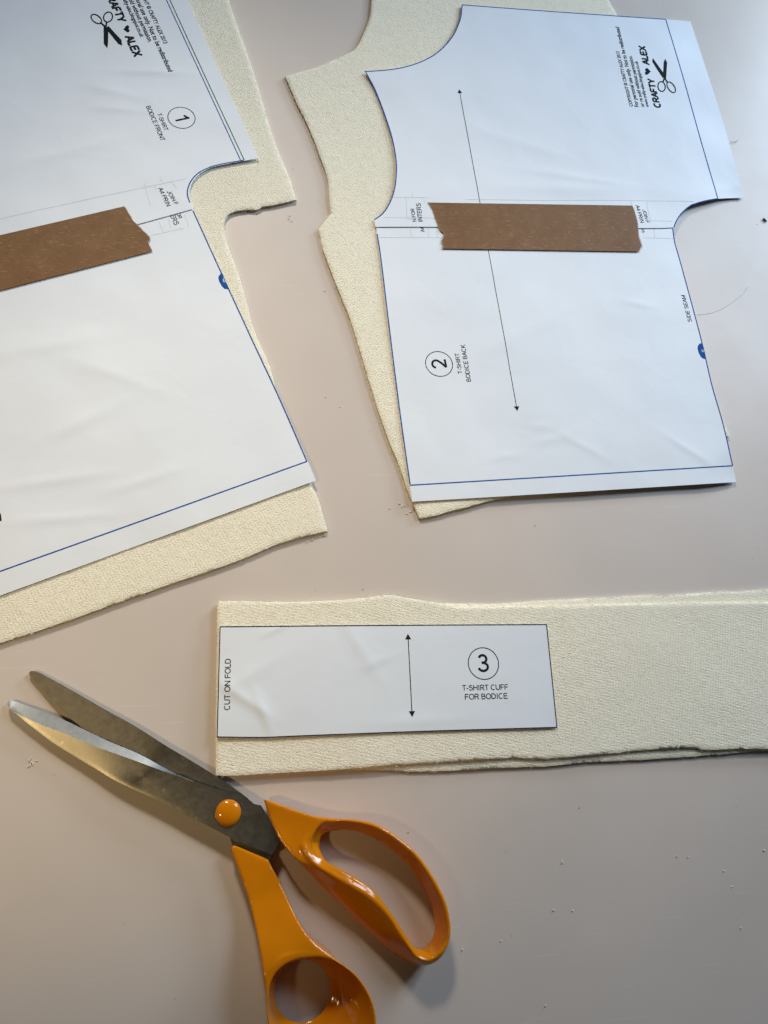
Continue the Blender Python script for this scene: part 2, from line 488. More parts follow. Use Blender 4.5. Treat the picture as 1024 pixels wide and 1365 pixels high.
# ------------------------------------------------------------------ paper patterns
PT = .12
class Surf:
    """height of a paper top at (x, y) mm"""
    def __init__(s, base, amp, seed, creases=(), lifts=()):
        s.base, s.amp, s.seed = base, amp, seed
        s.cr = []
        for (u, v, ang, L, wd_, a) in creases:
            p = W(u, v, base); t = math.radians(ang); s.cr.append((p, Vector((math.cos(t), math.sin(t))), L, wd_, a))
        s.lf = [(W(u, v, base), r, a) for (u, v, r, a) in lifts]
    def __call__(s, x, y):
        z = s.base + s.amp * (noise.noise(Vector((x * .017, y * .017, s.seed))) + .35 * noise.noise(Vector((x * .05, y * .05, s.seed + 5))))
        p = Vector((x, y))
        for c, d, L, w, a in s.cr:
            q = p - c; al = q.dot(d); ac = q.dot(Vector((-d.y, d.x)))
            if abs(al) < 2.5 * L and abs(ac) < 6 * w:
                z += a * math.exp(-(al / L) ** 2) * (math.exp(-abs(ac) / w * 1.3) if ac > 0 else math.exp(-(ac / (w * .7)) ** 2))
        for c, r, a in s.lf:
            z += a * math.exp(-((p - c).length / r) ** 2)
        return z

def WS(u, v, surf):
    """photo pixel -> point on a gently curved sheet"""
    p = W(u, v, getattr(surf, 'base', 8))
    for _ in range(3): p = W(u, v, surf(p.x, p.y))
    return p
def outline_s(segs, surf, step):
    out = []
    for s in segs: out += catmull([WS(u, v, surf) for u, v in catmull([Vector(q) for q in s], 9)], step)[:-1]
    return out
def paper(name, segs, surf, parent, spacing=1.7):
    poly = outline_s([[(a[0], a[1]) for a in s] for s in segs], surf, 1.6)
    v, f = sheet_mesh(poly, surf, lambda x, y: surf(x, y) - PT, spacing)
    return link(name, v, f, M_PAPER, parent)

EPS = .05
def place(name, verts2, faces, surf, mat, parent, eps=EPS):
    return link(name, [(p[0], p[1], surf(p[0], p[1]) + eps) for p in verts2], faces, mat, parent, smooth=False)

def strip(name, pts, width, surf, mat, parent, inset=0.0, closed=False, px=True, eps=EPS, smooth=True):
    """printed line; width in mm"""
    q = [WS(u, v, surf) for u, v in (catmull([Vector(a_) for a_ in pts], 9) if smooth else pts)] if px else [Vector(p) for p in pts]
    if smooth: q = catmull(q, 1.2)
    else:
        r = []
        for a, b in zip(q, q[1:]):
            m = max(1, int((b - a).length / 1.2)); r += [a.lerp(b, i / m) for i in range(m)]
        q = r + [q[-1]]
    V, F = [], []; N = len(q)
    for i, p in enumerate(q):
        t = (q[(i + 1) % N] - q[i - 1]) if closed else (q[min(i + 1, N - 1)] - q[max(i - 1, 0)])
        t.normalize(); nn = Vector((-t.y, t.x))
        V += [p + nn * (inset + width / 2), p + nn * (inset - width / 2)]
    for i in range(N if closed else N - 1):
        j = (i + 1) % N
        F.append((2 * i + 1, 2 * j + 1, 2 * j, 2 * i))
    return place(name, V, F, surf, mat, parent, eps)

def polyprint(name, pts, surf, mat, parent, eps=EPS):
    q = [WS(u, v, surf) for u, v in pts]
    a = sum(q[i].cross(q[(i + 1) % len(q)]) for i in range(len(q)))
    if a < 0: q = q[::-1]
    return place(name, q, [tuple(range(len(q)))], surf, mat, parent, eps)

def arc(cx, cy, rx, ry, a0, a1, m=12):
    return [(cx + rx * math.cos(math.radians(a0 + (a1 - a0) * i / m)), cy + ry * math.sin(math.radians(a0 + (a1 - a0) * i / m))) for i in range(m + 1)]
GL = {   # plain grotesque capitals: advance width, strokes (cap height 1)
 'A': (.90, [[(.05, 0), (.45, 1), (.85, 0)], [(.2, .36), (.7, .36)]]),
 'B': (.88, [[(.46, .53), (.12, .53), (.12, .06), (.5, .06)] + arc(.5, .295, .25, .235, -90, 90), [(.12, .5), (.12, .94), (.46, .94)] + arc(.46, .735, .22, .205, 90, -90)]),
 'C': (.96, [arc(.5, .5, .40, .45, 52, 308, 22)]),
 'D': (.95, [[(.12, .06), (.12, .94), (.42, .94)] + arc(.42, .5, .40, .44, 90, -90, 18) + [(.12, .06)]]),
 'E': (.86, [[(.8, .06), (.12, .06), (.12, .94), (.78, .94)], [(.12, .52), (.72, .52)]]),
 'F': (.80, [[(.12, 0), (.12, .94), (.74, .94)], [(.12, .5), (.66, .5)]]),
 'H': (.95, [[(.12, 0), (.12, 1)], [(.83, 0), (.83, 1)], [(.12, .52), (.83, .52)]]),
 'I': (.40, [[(.2, 0), (.2, 1)]]),
 'J': (.70, [[(.54, 1), (.54, .3)] + arc(.31, .3, .23, .25, 0, -180)]),
 'K': (.88, [[(.12, 0), (.12, 1)], [(.78, 1), (.12, .36)], [(.36, .58), (.82, 0)]]),
 'L': (.74, [[(.12, 1), (.12, .06), (.70, .06)]]),
 'M': (1.10, [[(.12, 0), (.12, 1), (.55, .08), (.98, 1), (.98, 0)]]),
 'N': (.96, [[(.12, 0), (.12, 1), (.84, 0), (.84, 1)]]),
 'O': (1.04, [arc(.52, .5, .43, .45, 90, 450, 28)]),
 'P': (.86, [[(.12, 0), (.12, .94), (.5, .94)] + arc(.5, .7, .25, .24, 90, -90) + [(.12, .46)]]),
 'R': (.92, [[(.12, 0), (.12, .94), (.52, .94)] + arc(.52, .715, .25, .225, 90, -90) + [(.12, .49)], [(.46, .47), (.84, 0)]]),
 'S': (.88, [arc(.44, .725, .29, .22, 25, 200, 12) + arc(.45, .29, .33, .24, 75, -165, 16)]),
 'T': (.82, [[(.41, 0), (.41, .94)], [(.04, .94), (.78, .94)]]),
 'U': (.95, [[(.12, 1), (.12, .38)] + arc(.475, .38, .355, .33, 180, 360, 16) + [(.83, 1)]]),
 'X': (.88, [[(.06, 0), (.82, 1)], [(.06, 1), (.82, 0)]]),
 'Y': (.86, [[(.43, 0), (.43, .42), (.06, 1)], [(.43, .42), (.80, 1)]]),
 '4': (.76, [[(.54, 0), (.54, .97), (.06, .28), (.70, .28)]]),
 '1': (.76, [[(.46, 0), (.46, 1.0)], [(.46, .96), (.34, .82), (.16, .71)]]),
 '2': (.76, [arc(.38, .68, .27, .27, 165, -30, 16) + [(.40, .30), (.10, .06), (.68, .06)]]),
 '3': (.76, [arc(.36, .74, .23, .22, 160, -90, 14) + [(.28, .52)], [(.30, .52)] + arc(.36, .28, .28, .235, 85, -165, 16)]),
 '-': (.44, [[(.05, .38), (.38, .38)]]), ' ': (.38, [])}
def stroke_text(txt, w):
    V, F, x = [], [], 0.0; lay = 0
    for ch in txt:
        adv, strokes = GL[ch]
        segs_ = []
        for st_ in strokes:      # split at sharp corners so every stroke keeps its width
            cur = [st_[0]]
            for i in range(1, len(st_)):
                cur.append(st_[i])
                if i < len(st_) - 1:
                    a_ = Vector(st_[i]) - Vector(st_[i - 1]); b_ = Vector(st_[i + 1]) - Vector(st_[i])
                    if a_.length > 1e-6 and b_.length > 1e-6 and a_.angle(b_) > 1.2: segs_.append(cur); cur = [st_[i]]
            segs_.append(cur)
        for st_ in segs_:
            q0 = [Vector((a + x, b)) for a, b in st_]; q = [q0[0]]; lay += 1
            for p_ in q0[1:]:
                if (p_ - q[-1]).length < .02: continue
                m_ = max(1, int((p_ - q[-1]).length / .22)); a_ = q[-1]
                q += [a_.lerp(p_, i / m_) for i in range(1, m_ + 1)]
            b0 = len(V); N = len(q)
            dirs = [(q[i + 1] - q[i]).normalized() for i in range(N - 1)]
            for i, p in enumerate(q):
                d0 = dirs[max(0, i - 1)]; d1 = dirs[min(i, N - 2)]
                t = (d0 + d1).normalized(); nn = Vector((-t.y, t.x)); k_ = 1 / max(.45, nn.dot(Vector((-d1.y, d1.x))))
                for sg in (1, -1):
                    c = p + nn * sg * w / 2 * k_; V.append((c.x, c.y, lay % 4))
            for i in range(N - 1): F.append((b0 + 2 * i + 1, b0 + 2 * i + 3, b0 + 2 * i + 2, b0 + 2 * i))
        x += adv
    return V, F

_tc = {}
def glyphs(s, off=0.0, shear=0.0):
    key = (s, off)
    if key in _tc: return _tc[key]
    c = bpy.data.curves.new('t', 'FONT'); c.body = s; c.resolution_u = 3; c.offset = off; c.fill_mode = 'BOTH'
    o = bpy.data.objects.new('t', c); COL.objects.link(o); bpy.context.view_layer.update()
    me = bpy.data.meshes.new_from_object(o.evaluated_get(bpy.context.evaluated_depsgraph_get()))
    V = [(v.co.x, v.co.y) for v in me.vertices]; F = [tuple(p.vertices) for p in me.polygons]
    bpy.data.objects.remove(o); bpy.data.curves.remove(c); bpy.data.meshes.remove(me)
    _tc[key] = (V, F); return V, F

def text(s, p0, p1, surf, parent, k=1.0, off=0.02, mat=None, cap=None):
    """text set on the baseline p0 -> p1 (photo pixels)"""
    caps = all(ch in GL for ch in s)
    V, F = stroke_text(s, .27 if off > .025 else .15) if caps else glyphs(s, off)
    a, b = WS(*p0, surf), WS(*p1, surf); d = b - a; L = d.length; d.normalize(); up = Vector((-d.y, d.x))
    x0 = min(v[0] for v in V); x1 = max(v[0] for v in V); sc = L / (x1 - x0)
    sy = sc * k
    q = [a + d * (v[0] - x0) * sc + up * v[1] * sy for v in V]
    vv = [(p.x, p.y, surf(p.x, p.y) + EPS + (.004 * V[i][2] if caps else 0)) for i, p in enumerate(q)]
    return link('printed_text', vv, F, mat or M_INK, parent, smooth=False)

def numeral(s, bot, top, surf, parent, off=.0, kx=1.0):
    V, F = stroke_text(s, .14)
    a, b = WS(*bot, surf), WS(*top, surf); up = b - a; L = up.length; up.normalize(); d = Vector((up.y, -up.x))
    x0 = min(v[0] for v in V); x1 = max(v[0] for v in V); y0 = min(v[1] for v in V); y1 = max(v[1] for v in V)
    sc = L / (y1 - y0)
    q = [a + d * (v[0] - (x0 + x1) / 2) * sc * kx + up * (v[1] - y0) * sc for v in V]
    return place('printed_number', q, F, surf, M_INK, parent)

CD = .0408 * H
def circle(c, surf, parent, dia=CD, w=.36, mat=None):
    c = WS(*c, surf)
    pts = [c + Vector((math.cos(t), math.sin(t))) * dia / 2 for t in [2 * math.pi * i / 72 for i in range(72)]]
    return strip('printed_circle', pts, w, surf, mat or M_INK, parent, closed=True, px=False, smooth=False)

def arrow(p0, p1, surfs, parent, hl=2.4, hw=1.3, w=.32):
    V, F = [], []
    a, b = W(*p0, surfs[0][1].base), W(*p1, surfs[-1][1].base)
    d = (b - a); L = d.length; d.normalize(); nn = Vector((-d.y, d.x))
    def sf(p):
        for lim, s in surfs:
            if p.y > lim: return s
        return surfs[-1][1]
    def addp(pp):
        s = sf(pp); V.append((pp.x, pp.y, s(pp.x, pp.y) + EPS)); return len(V) - 1
    m = int(L / 1.2)
    prev = None
    for i in range(m + 1):
        c = a + d * (hl * .8 + (L - 1.6 * hl) * i / m)
        cur = (addp(c + nn * w / 2), addp(c - nn * w / 2))
        if prev: F.append((prev[1], cur[1], cur[0], prev[0]))
        prev = cur
    for tip, s in ((a, 1), (b, -1)):
        base = tip + d * hl * s
        i0 = addp(tip); i1 = addp(base + nn * hw * s); i2 = addp(base - nn * hw * s)
        F.append((i0, i2, i1))
    return link('printed_arrow', V, F, M_INK, parent, smooth=False)

def ring_px(c, ra, rb, ang, w, V, F, surf):
    N = 36; b = len(V); t0 = math.radians(ang)
    for i in range(N):
        t = 2 * math.pi * i / N
        for r_ in (0, -w):
            x = (ra + r_) * math.cos(t); y = (rb + r_) * math.sin(t)
            p = WS(c[0] + x * math.cos(t0) - y * math.sin(t0), c[1] + x * math.sin(t0) + y * math.cos(t0), surf)
            V.append((p.x, p.y, surf(p.x, p.y) + EPS))
    for i in range(N):
        j = (i + 1) % N; F.append((b + 2 * i, b + 2 * i + 1, b + 2 * j + 1, b + 2 * j))
def poly_px(pts, V, F, surf):
    b = len(V)
    q = [WS(u, v, surf) for u, v in pts]
    if sum(q[i].cross(q[(i + 1) % len(q)]) for i in range(len(q))) < 0: q = q[::-1]
    for p in q: V.append((p.x, p.y, surf(p.x, p.y) + EPS))
    F.append(tuple(range(b, b + len(q))))
def bar_px(a, b, w, V, F, surf):
    a, b = Vector(a), Vector(b); t = (b - a).normalized(); nn = Vector((-t.y, t.x)) * w / 2
    poly_px([a + nn, b + nn, b - nn, a - nn], V, F, surf)
def heart(c, size, tipdir, surf, parent):
    """size px, tipdir: direction of the tip in the photo"""
    d = Vector(tipdir).normalized(); s = Vector((-d.y, d.x)); pts = []
    for i in range(28):
        t = 2 * math.pi * i / 28
        x = 16 * math.sin(t) ** 3; y = 13 * math.cos(t) - 5 * math.cos(2 * t) - 2 * math.cos(3 * t) - math.cos(4 * t)
        q = Vector(c) + s * x * size / 32 - d * (y + 2) * size / 32
        pts.append((q.x, q.y))
    return polyprint('printed_heart', pts, surf, M_INK, parent)
def faint(parent, surf, lines, w=.22):
    for l in lines: strip('alignment_line', l, w, surf, M_FAINT, parent, smooth=False)

# ---- pattern 1, bodice front
c0 = W(120, 350)
pat1 = empty('paper_pattern', c0.x, c0.y)
tag(pat1, 'white paper sewing pattern for the bodice front, two sheets taped together, at the left', 'paper pattern', 'paper sewing patterns')
cr1 = [(70, 640, 10, 22, 3, .32), (190, 640, 20, 16, 3, .3), (80, 690, 5, 20, 3, .35), (200, 95, 5, 18, 3, .35), (150, 120, -10, 14, 4, .25),
       (110, 560, 30, 20, 5, .3), (160, 500, -20, 24, 6, .25), (60, 460, 15, 20, 5, .25), (340, 300, 60, 12, 4, .2), (90, 200, 25, 24, 6, .35), (160, 145, 0, 12, 3, .25)]
S1l = Surf(FT + .75, .55, 40, cr1, [(421, 640, 14, .1)])
S1u = Surf(FT + 1.15, .55, 40, cr1, [(345, 211, 12, .2)])
U1 = [[(205, -100), (250, 0), (297, 105), (345, 211)],
      [(345, 211), (324, 214.5), (300, 219), (280, 224), (266, 232), (257, 242), (253.3, 252), (253.5, 262), (255, 272), (256.8, 278.5)],
      [(256.8, 278.5), (190, 297), (0, 348), (-190, 398)], [(-190, 398), (-190, -100)], [(-190, -100), (205, -100)]]
L1 = [[(255, 268), (258.8, 282), (297.6, 367.6), (335, 449), (372.7, 530), (411, 616), (421.3, 640.5)],
      [(421.3, 640.5), (210, 717.5), (0, 794), (-190, 863)], [(-190, 863), (-190, 372)], [(-190, 372), (0, 326), (188, 278), (255, 268)]]
paper('lower_sheet', L1, S1l, pat1); paper('upper_sheet', U1, S1u, pat1)
BW = .56
strip('outline_print', [(257.4, 281), (296.8, 367.6), (334.2, 449), (371.9, 530), (409.2, 615)], BW, S1l, M_BLUE, pat1)
strip('hem_line', [(409.4, 615), (205, 688.5), (0, 761.7), (-185, 828)], BW, S1l, M_BLUE, pat1)
strip('fold_line', [(180, -92), (222, 0), (271, 106), (321, 214)], .44, S1u, M_BLUE, pat1)
strip('neck_line', [(184.5, -92), (226.6, 0), (275.5, 106), (325.6, 213.2)], .44, S1u, M_GREEN, pat1)
strip('outline_print', [(325, 213.6), (299, 218), (279, 223.2), (264.5, 230.8), (255, 241), (250.5, 252), (250, 260), (253, 270)], BW, S1u, M_BLUE, pat1)
circle((242.1, 156.9), S1u, pat1)
numeral('1', (233.2, 159), (251.8, 155.0), S1u, pat1, .012)
text('T-SHIRT', (209.5, 151.8), (219.2, 174.2), S1u, pat1)
text('BODICE FRONT', (194.6, 142), (214.7, 187.9), S1u, pat1)
text('CRAFTY', (138.5, -11.5), (158.6, 30.5), S1u, pat1, off=.028, k=1.0)
text('ALEX', (166.0, 48.0), (179.4, 76.5), S1u, pat1, off=.028, k=1.0)
heart((168.6, 38.7), 9.5, (-1, .12), S1u, pat1)
for s, a, b in (('COPYRIGHT © CRAFTY ALEX 2013', (181, -21), (218.5, 58.4)), ('For personal use only. Not to be redistributed', (171.6, -20.5), (224.9, 95.8)),
                ('or re sold without permission.', (163.7, -17.5), (198.4, 56.5)), ('www.crafty-alex.blogspot.co.uk', (156.4, -16.7), (187.6, 50))):
    text(s, a, b, S1u, pat1, k=1.12, off=.024)
V, F = [], []
ring_px((128.6, 25.4), 8.9, 5.6, 38, 1.7, V, F, S1u); ring_px((144.2, 22.8), 7.7, 6.6, -65, 1.7, V, F, S1u)
bar_px((133.5, 30), (142, 36.5), 2.2, V, F, S1u); bar_px((142.3, 29.5), (141.2, 37), 2.2, V, F, S1u)
poly_px([(138.3, 35), (144.6, 36.5), (144.2, 58), (143.2, 64.6), (138.6, 58.5)], V, F, S1u)
poly_px([(144, 34), (162.2, 53.5), (163, 61), (157.8, 58.5), (143.6, 41)], V, F, S1u)
link('printed_logo', V, F, M_INK, pat1, smooth=False)
text('JOIN F', (222.3, 255.5), (233.2, 273.5), S1u, pat1); text('A4 PRIN', (210.8, 251), (222.4, 275.4), S1u, pat1)
text('OR', (235.0, 284.2), (238.6, 291.8), S1l, pat1); text('ERS', (226.3, 286.5), (232.8, 300.6), S1l, pat1)
faint(pat1, S1u, [[(-150, 322), (0, 292), (120, 265), (250, 238)], [(192, 243), (201, 275)], [(206, 247), (209, 253)], [(213, 236), (216, 243)], [(228, 240), (236, 252)]])
faint(pat1, S1l, [[(193, 316), (245, 304)], [(212, 296), (218, 310)], [(225, 292), (228, 304)], [(246, 286), (252, 302)]])
polyprint('size_notch', [(297.0, 365.5), (294.5, 364.9), (291.6, 368.1), (291.3, 371), (292.1, 374.6), (295.3, 380.8), (298.9, 384.6), (304.6, 386)], S1l, M_BLUE, pat1, EPS * 1.5)
strip('notch_mark', [(298.3, 371.5), (297.6, 374), (299, 376.5), (300.6, 375.2), (300.0, 373.2)], .35, S1l, M_WHITE, pat1, eps=EPS * 2.4)
polyprint('arrow_head', [(-9, 700), (1.2, 683.5), (2.4, 694)], S1l, M_INK, pat1)

def tape(px_poly, surf, parent, torn):
    poly = outline_s(px_poly, surf, 1.3)
    zt = lambda x, y: surf(x, y) + .16
    v, f = sheet_mesh(poly, zt, lambda x, y: surf(x, y) + .06, 1.7)
    t = link('tape', v, f, M_TAPE, parent)
    for line in torn:
        q = catmull([W(u, v_, surf.base) for u, v_ in line], .35)
        V, F = [], []; rr = random.Random(len(line))
        for i, p in enumerate(q):
            tt = (q[min(i + 1, len(q) - 1)] - q[max(i - 1, 0)]).normalized(); nn = Vector((-tt.y, tt.x))
            w = rr.uniform(.02, .34)
            for a in (w, -.12):
                c = p + nn * a; V.append((c.x, c.y, zt(c.x, c.y) + .02))
        for i in range(len(q) - 1): F.append((2 * i + 1, 2 * i + 3, 2 * i + 2, 2 * i))
        o = link('torn_edge', V, F, M_TORN, parent, smooth=False)
        o.parent = t; o.location = (0, 0, 0)
    return t
T1end = [(163.3, 275.8), (167, 277), (170.5, 283), (176, 292), (178, 295), (186, 303), (189.5, 306.5), (197.7, 314.5), (200, 319), (197.5, 323), (203, 335)]
tape([[(-130, 344), (163.3, 275.8)]] + [[a, b] for a, b in zip(T1end, T1end[1:])] + [[(203, 335), (-130, 421)], [(-130, 421), (-130, 344)]], S1u, pat1, [T1end])

# ---- pattern 2, bodice back
c0 = W(740, 350)
pat2 = empty('paper_pattern', c0.x, c0.y)
tag(pat2, 'white paper sewing pattern for the bodice back, taped together, at the upper right', 'paper pattern', 'paper sewing patterns')
cr2 = [(735, 585, 14, 9, 2.2, .22), (672, 608, 10, 8, 2, .2), (780, 595, -30, 12, 2.5, .2), (722, 568, 4, 5, 1.5, .18), (850, 405, -8, 9, 2.2, .22), (860, 370, 40, 16, 6, .2),
       (920, 600, -35, 14, 2.6, .25), (960, 250, 20, 22, 6, .4), (760, 250, 3, 40, 7, .4), (700, 190, -15, 30, 8, .3), (640, 380, 70, 25, 6, .2), (700, 440, 30, 30, 8, .25), (770, 236, -5, 30, 3, .3)]
S2l = Surf(FT + .75, .55, 70, cr2, [(985, 640, 10, -1.2), (548, 668, 12, .25)])
S2u = Surf(FT + 1.15, .55, 70, cr2, [(986, 255, 20, -1.9), (950, 70, 19, -1.9), (975, 170, 16, -1.0), (486, 95, 10, .25)])
U2a = [(616, 6.2), (700, 12.6), (800, 19.6), (887.4, 25.6), (920.6, 28.4)]
U2b = [(920.6, 28.4), (944, 100), (965, 166), (980, 220), (991.5, 263.5)]
U2c = [(991.5, 263.5), (957, 265), (938, 268.5), (919.6, 275), (908, 285.5), (901, 297), (898.8, 303.2)]
U2d = [(898.8, 303.2), (860, 304), (720, 303.5), (590, 302.3), (500.5, 302.3)]
U2e = [(500.5, 302.3), (499, 292.5)]
U2f = [(499, 292.5), (509, 285.5), (517.3, 274), (522.5, 262.7), (526, 250), (528, 232), (527.6, 212), (521.5, 180.5), (508.6, 141.8), (497.3, 114.4), (486.3, 95)]
U2g = [(486.3, 95), (505.4, 94), (531, 91), (557, 83.8), (579.5, 72.5), (595.6, 58), (606.9, 41.9), (613.3, 25.8), (616, 6.2)]
L2a = [(501, 296), (502.5, 312), (507.5, 345), (518, 432), (531.5, 540), (546.3, 646), (549.3, 668.6)]
L2b = [(549.3, 668.6), (570, 667.5), (780, 655), (981.3, 642.5)]
L2c = [(981.3, 642.5), (977, 620.6), (964.5, 566), (949.5, 513.8), (937, 460), (924.4, 412), (908.6, 354), (899.5, 321.5), (897, 304)]
L2d = [(897, 304), (894, 284), (700, 280), (510, 284)]
paper('lower_sheet', [L2a, L2b, L2c, [(897, 304), (892, 284)], [(892, 284), (512, 284)], [(512, 284), (501, 296)]], S2l, pat2)
paper('upper_sheet', [U2a, U2b, U2c, U2d, U2e, U2f, U2g], S2u, pat2)
strip('outline_print', U2g, BW, S2u, M_BLUE, pat2, inset=-.15)
strip('outline_print', U2f, BW, S2u, M_BLUE, pat2, inset=-.15)
strip('outline_print', U2a[:4], BW, S2u, M_BLUE, pat2, inset=-.15)
strip('sleeve_line', [(887.6, 26), (911, 104), (934, 186), (957, 264.6)], BW, S2u, M_BLUE, pat2)
strip('outline_print', U2c[1:], BW, S2u, M_BLUE, pat2, inset=-.15)
strip('outline_print', L2a[1:-1], BW, S2l, M_BLUE, pat2, inset=.15)
strip('outline_print', L2c[1:], BW, S2l, M_BLUE, pat2, inset=.15)
strip('hem_line', [(547, 646.8), (760, 634), (976.5, 620.8)], BW, S2l, M_BLUE, pat2)
circle((585.4, 485.1), S2l, pat2)
numeral('2', (595.2, 484.2), (575.0, 485.6), S2l, pat2, .012)
text('T-SHIRT', (616.4, 497.9), (611.9, 471), S2l, pat2); text('BODICE BACK', (628.1, 508.6), (619.9, 459.3), S2l, pat2)
ysplit = W(650, 303, FT).y
arrow((612.3, 119.2), (689.9, 547.8), [(ysplit, S2u), (-1e9, S2l)], pat2)
text('SIDE SEAM', (922.6, 428.9), (913.2, 393.4), S2l, pat2)
text('CRAFTY', (881.5, 144.2), (871.6, 105), S2u, pat2, off=.028, k=1.0)
text('ALEX', (866.2, 87.2), (859.9, 61.2), S2u, pat2, off=.028, k=1.0)
heart((863.8, 95.4), 9, (1, .05), S2u, pat2)
for s, a, b in (('COPYRIGHT © CRAFTY ALEX 2013', (844.0, 142.2), (825.4, 68.7)), ('For personal use only. Not to be redistributed', (851.6, 142.6), (825.2, 36)),
                ('or re sold without permission.', (859.2, 142.6), (842.2, 74.4)), ('www.crafty-alex.blogspot.co.uk', (865.2, 143), (849.9, 81.5))):
    text(s, a, b, S2u, pat2, k=1.12, off=.024)
V, F = [], []
ring_px((882, 115.4), 7.3, 5.6, 80, 1.5, V, F, S2u); ring_px((894.8, 116.4), 8.9, 4.9, 56, 1.5, V, F, S2u)
bar_px((884, 109), (886.5, 102), 2.0, V, F, S2u); bar_px((889.5, 109.5), (885.5, 103), 2.0, V, F, S2u)
poly_px([(870.3, 77.4), (869.6, 82.3), (883.6, 104), (887.2, 101)], V, F, S2u)
poly_px([(886.9, 78.3), (884.9, 82.5), (883.9, 103.5), (888, 104.5), (889.4, 83.6)], V, F, S2u)
link('printed_logo', V, F, M_INK, pat2, smooth=False)
text('N FOR', (555.4, 295.4), (552.2, 277.9), S2u, pat2); text('INTERS', (563.6, 295.4), (560.6, 271), S2u, pat2)
text('A4', (566.4, 309.4), (565.2, 302.8), S2l, pat2, k=1.15)
text('JOIN F', (856.3, 279.3), (861.2, 296.9), S2u, pat2); text('A4 PRIN', (847.1, 273.4), (853.9, 296.9), S2u, pat2)
text('RS', (854.2, 304.6), (856.4, 310.4), S2l, pat2)
faint(pat2, S2u, [[(524, 263), (571, 263.5), (571, 265)], [(541, 264), (543, 292), (552, 292)], [(550, 257), (550, 263)], [(565, 263), (566, 270)], [(512, 290), (590, 291)],
                  [(620, 266), (760, 267), (925, 268.5)], [(862.5, 268), (864, 280), (868, 297)], [(841, 266), (842, 273)], [(866, 294), (896, 295)]])
faint(pat2, S2l, [[(505, 316.5), (590, 317)], [(547, 304), (549, 317)], [(571, 304), (572, 317)], [(582, 308), (584, 317)], [(858, 317), (897, 318)], [(872, 304), (873, 318)]])
polyprint('size_notch', [(936.6, 457.6), (933, 457.8), (930.6, 460.5), (930, 464.2), (931.4, 470.2), (934, 475), (937.3, 477.9), (941.2, 478.9)], S2l, M_BLUE, pat2, EPS * 1.5)
strip('notch_mark', [(935.8, 466), (935.6, 468), (936.8, 469.2), (938, 468.2), (938, 466.6)], .35, S2l, M_WHITE, pat2, eps=EPS * 2.4)
TL = [(589.5, 331.6), (591, 327.4), (589, 321.5), (592.3, 312.2), (586.5, 305.9), (581.4, 294.4), (576.3, 280.5), (570.2, 270.2)]
TR = [(842.6, 274.2), (846, 283), (849.5, 297), (850.6, 310), (851, 315), (855.2, 327.6), (852.8, 331.5), (851.5, 335.6)]
tape([[(570.2, 270.2), (842.6, 274.2)]] + [[a, b] for a, b in zip(TR, TR[1:])] + [[(851.5, 335.6), (589.5, 331.6)]] + [[a, b] for a, b in zip(TL, TL[1:])], S2u, pat2, [TL, TR])

# ---- pattern 3, cuff
c0 = W(515, 905)
pat3 = empty('paper_pattern', c0.x, c0.y)
tag(pat3, 'small oblong white paper pattern numbered 3 for the cuff, on the fabric strip', 'paper pattern', 'paper sewing patterns')
S3 = Surf(CT + .75, .35, 90, [(322, 927, -35, 13, 3.2, .55), (352, 950, -68, 9, 2.6, .45), (368, 838, 25, 6, 2, .35), (330, 900, 30, 14, 5, .35), (480, 860, -60, 18, 5, .3), (505, 880, 20, 8, 3, .25), (560, 960, 0, 20, 4, .2)],
         [(289, 983, 10, .3)])
P3 = [[(293, 835), (510, 833.2), (729, 832)], [(729, 832), (736, 900), (743, 970)], [(743, 970), (560, 975.5), (400, 981.5), (350, 983.5), (289, 983)], [(289, 983), (291, 910), (293, 835)]]
paper('sheet', P3, S3, pat3, 1.3)
for s, w in ((P3[0], .42), (P3[1], .42), (P3[2], .42), (P3[3], .36)):
    strip('outline_print', s, w, S3, M_NAVY, pat3, inset=-.16)
circle((644.6, 884.4), S3, pat3)
numeral('3', (645.0, 895.9), (643.0, 871.7), S3, pat3, .006)
text('T-SHIRT CUFF', (616.6, 920.6), (677.6, 919.2), S3, pat3); text('FOR BODICE', (620, 932.6), (676.9, 931.2), S3, pat3)
text('CUT ON FOLD', (306.6, 946.5), (307.8, 878), S3, pat3)
arrow((543.8, 844.8), (549.6, 955.9), [(-1e9, S3)], pat3, hl=2.3, hw=1.25, w=.34)

# ------------------------------------------------------------------ scissors
c0 = W(304, 1083)
sc = empty('scissors', c0.x, c0.y)
tag(sc, 'open fabric scissors with orange plastic handles and worn steel blades on the bare table', 'scissors')
tipA = W(38, 896); tipB = W(9, 936); piv = W(304, 1083)
def zbA(x, y):
    t = (Vector((x, y)) - tipA).length / 95; return .3 + 3.0 * min(t, 1.15)
def zbB(x, y):
    t = (Vector((x, y)) - tipB).length / 95; return 1.75 + 3.0 * min(t, 1.15)
A_seg = [[(38.6, 899), (37.8, 896.5), (40.5, 894), (45, 894), (52.7, 896.7), (75.6, 909), (105.5, 925.7), (137, 944), (180, 967.9), (220.3, 993.4), (248.4, 1010), (273, 1025), (299.4, 1041.7), (318.7, 1055), (330, 1063.7)],
         [(330, 1063.7), (352, 1085), (366, 1115), (359.5, 1146.5)], [(359.5, 1146.5), (335, 1138), (311, 1127)],
         [(311, 1127), (300, 1108), (260, 1078), (200, 1040), (150, 1003), (105.5, 967), (93, 956.5), (79, 943), (64, 927.5), (51, 912.8), (43, 904.2), (38.6, 899)]]
polyA = outline(A_seg, 2.5, 1.0)
cutA = catmull([W(u, v, 2.) for u, v in [(37.8, 897.5), (51, 912.5), (64, 927.8), (93, 956.5), (105, 967), (150, 1003)]], 2)
kdA = None
def ztA(x, y):
    d = dist_poly(Vector((x, y)), cutA); return zbA(x, y) + 1.35
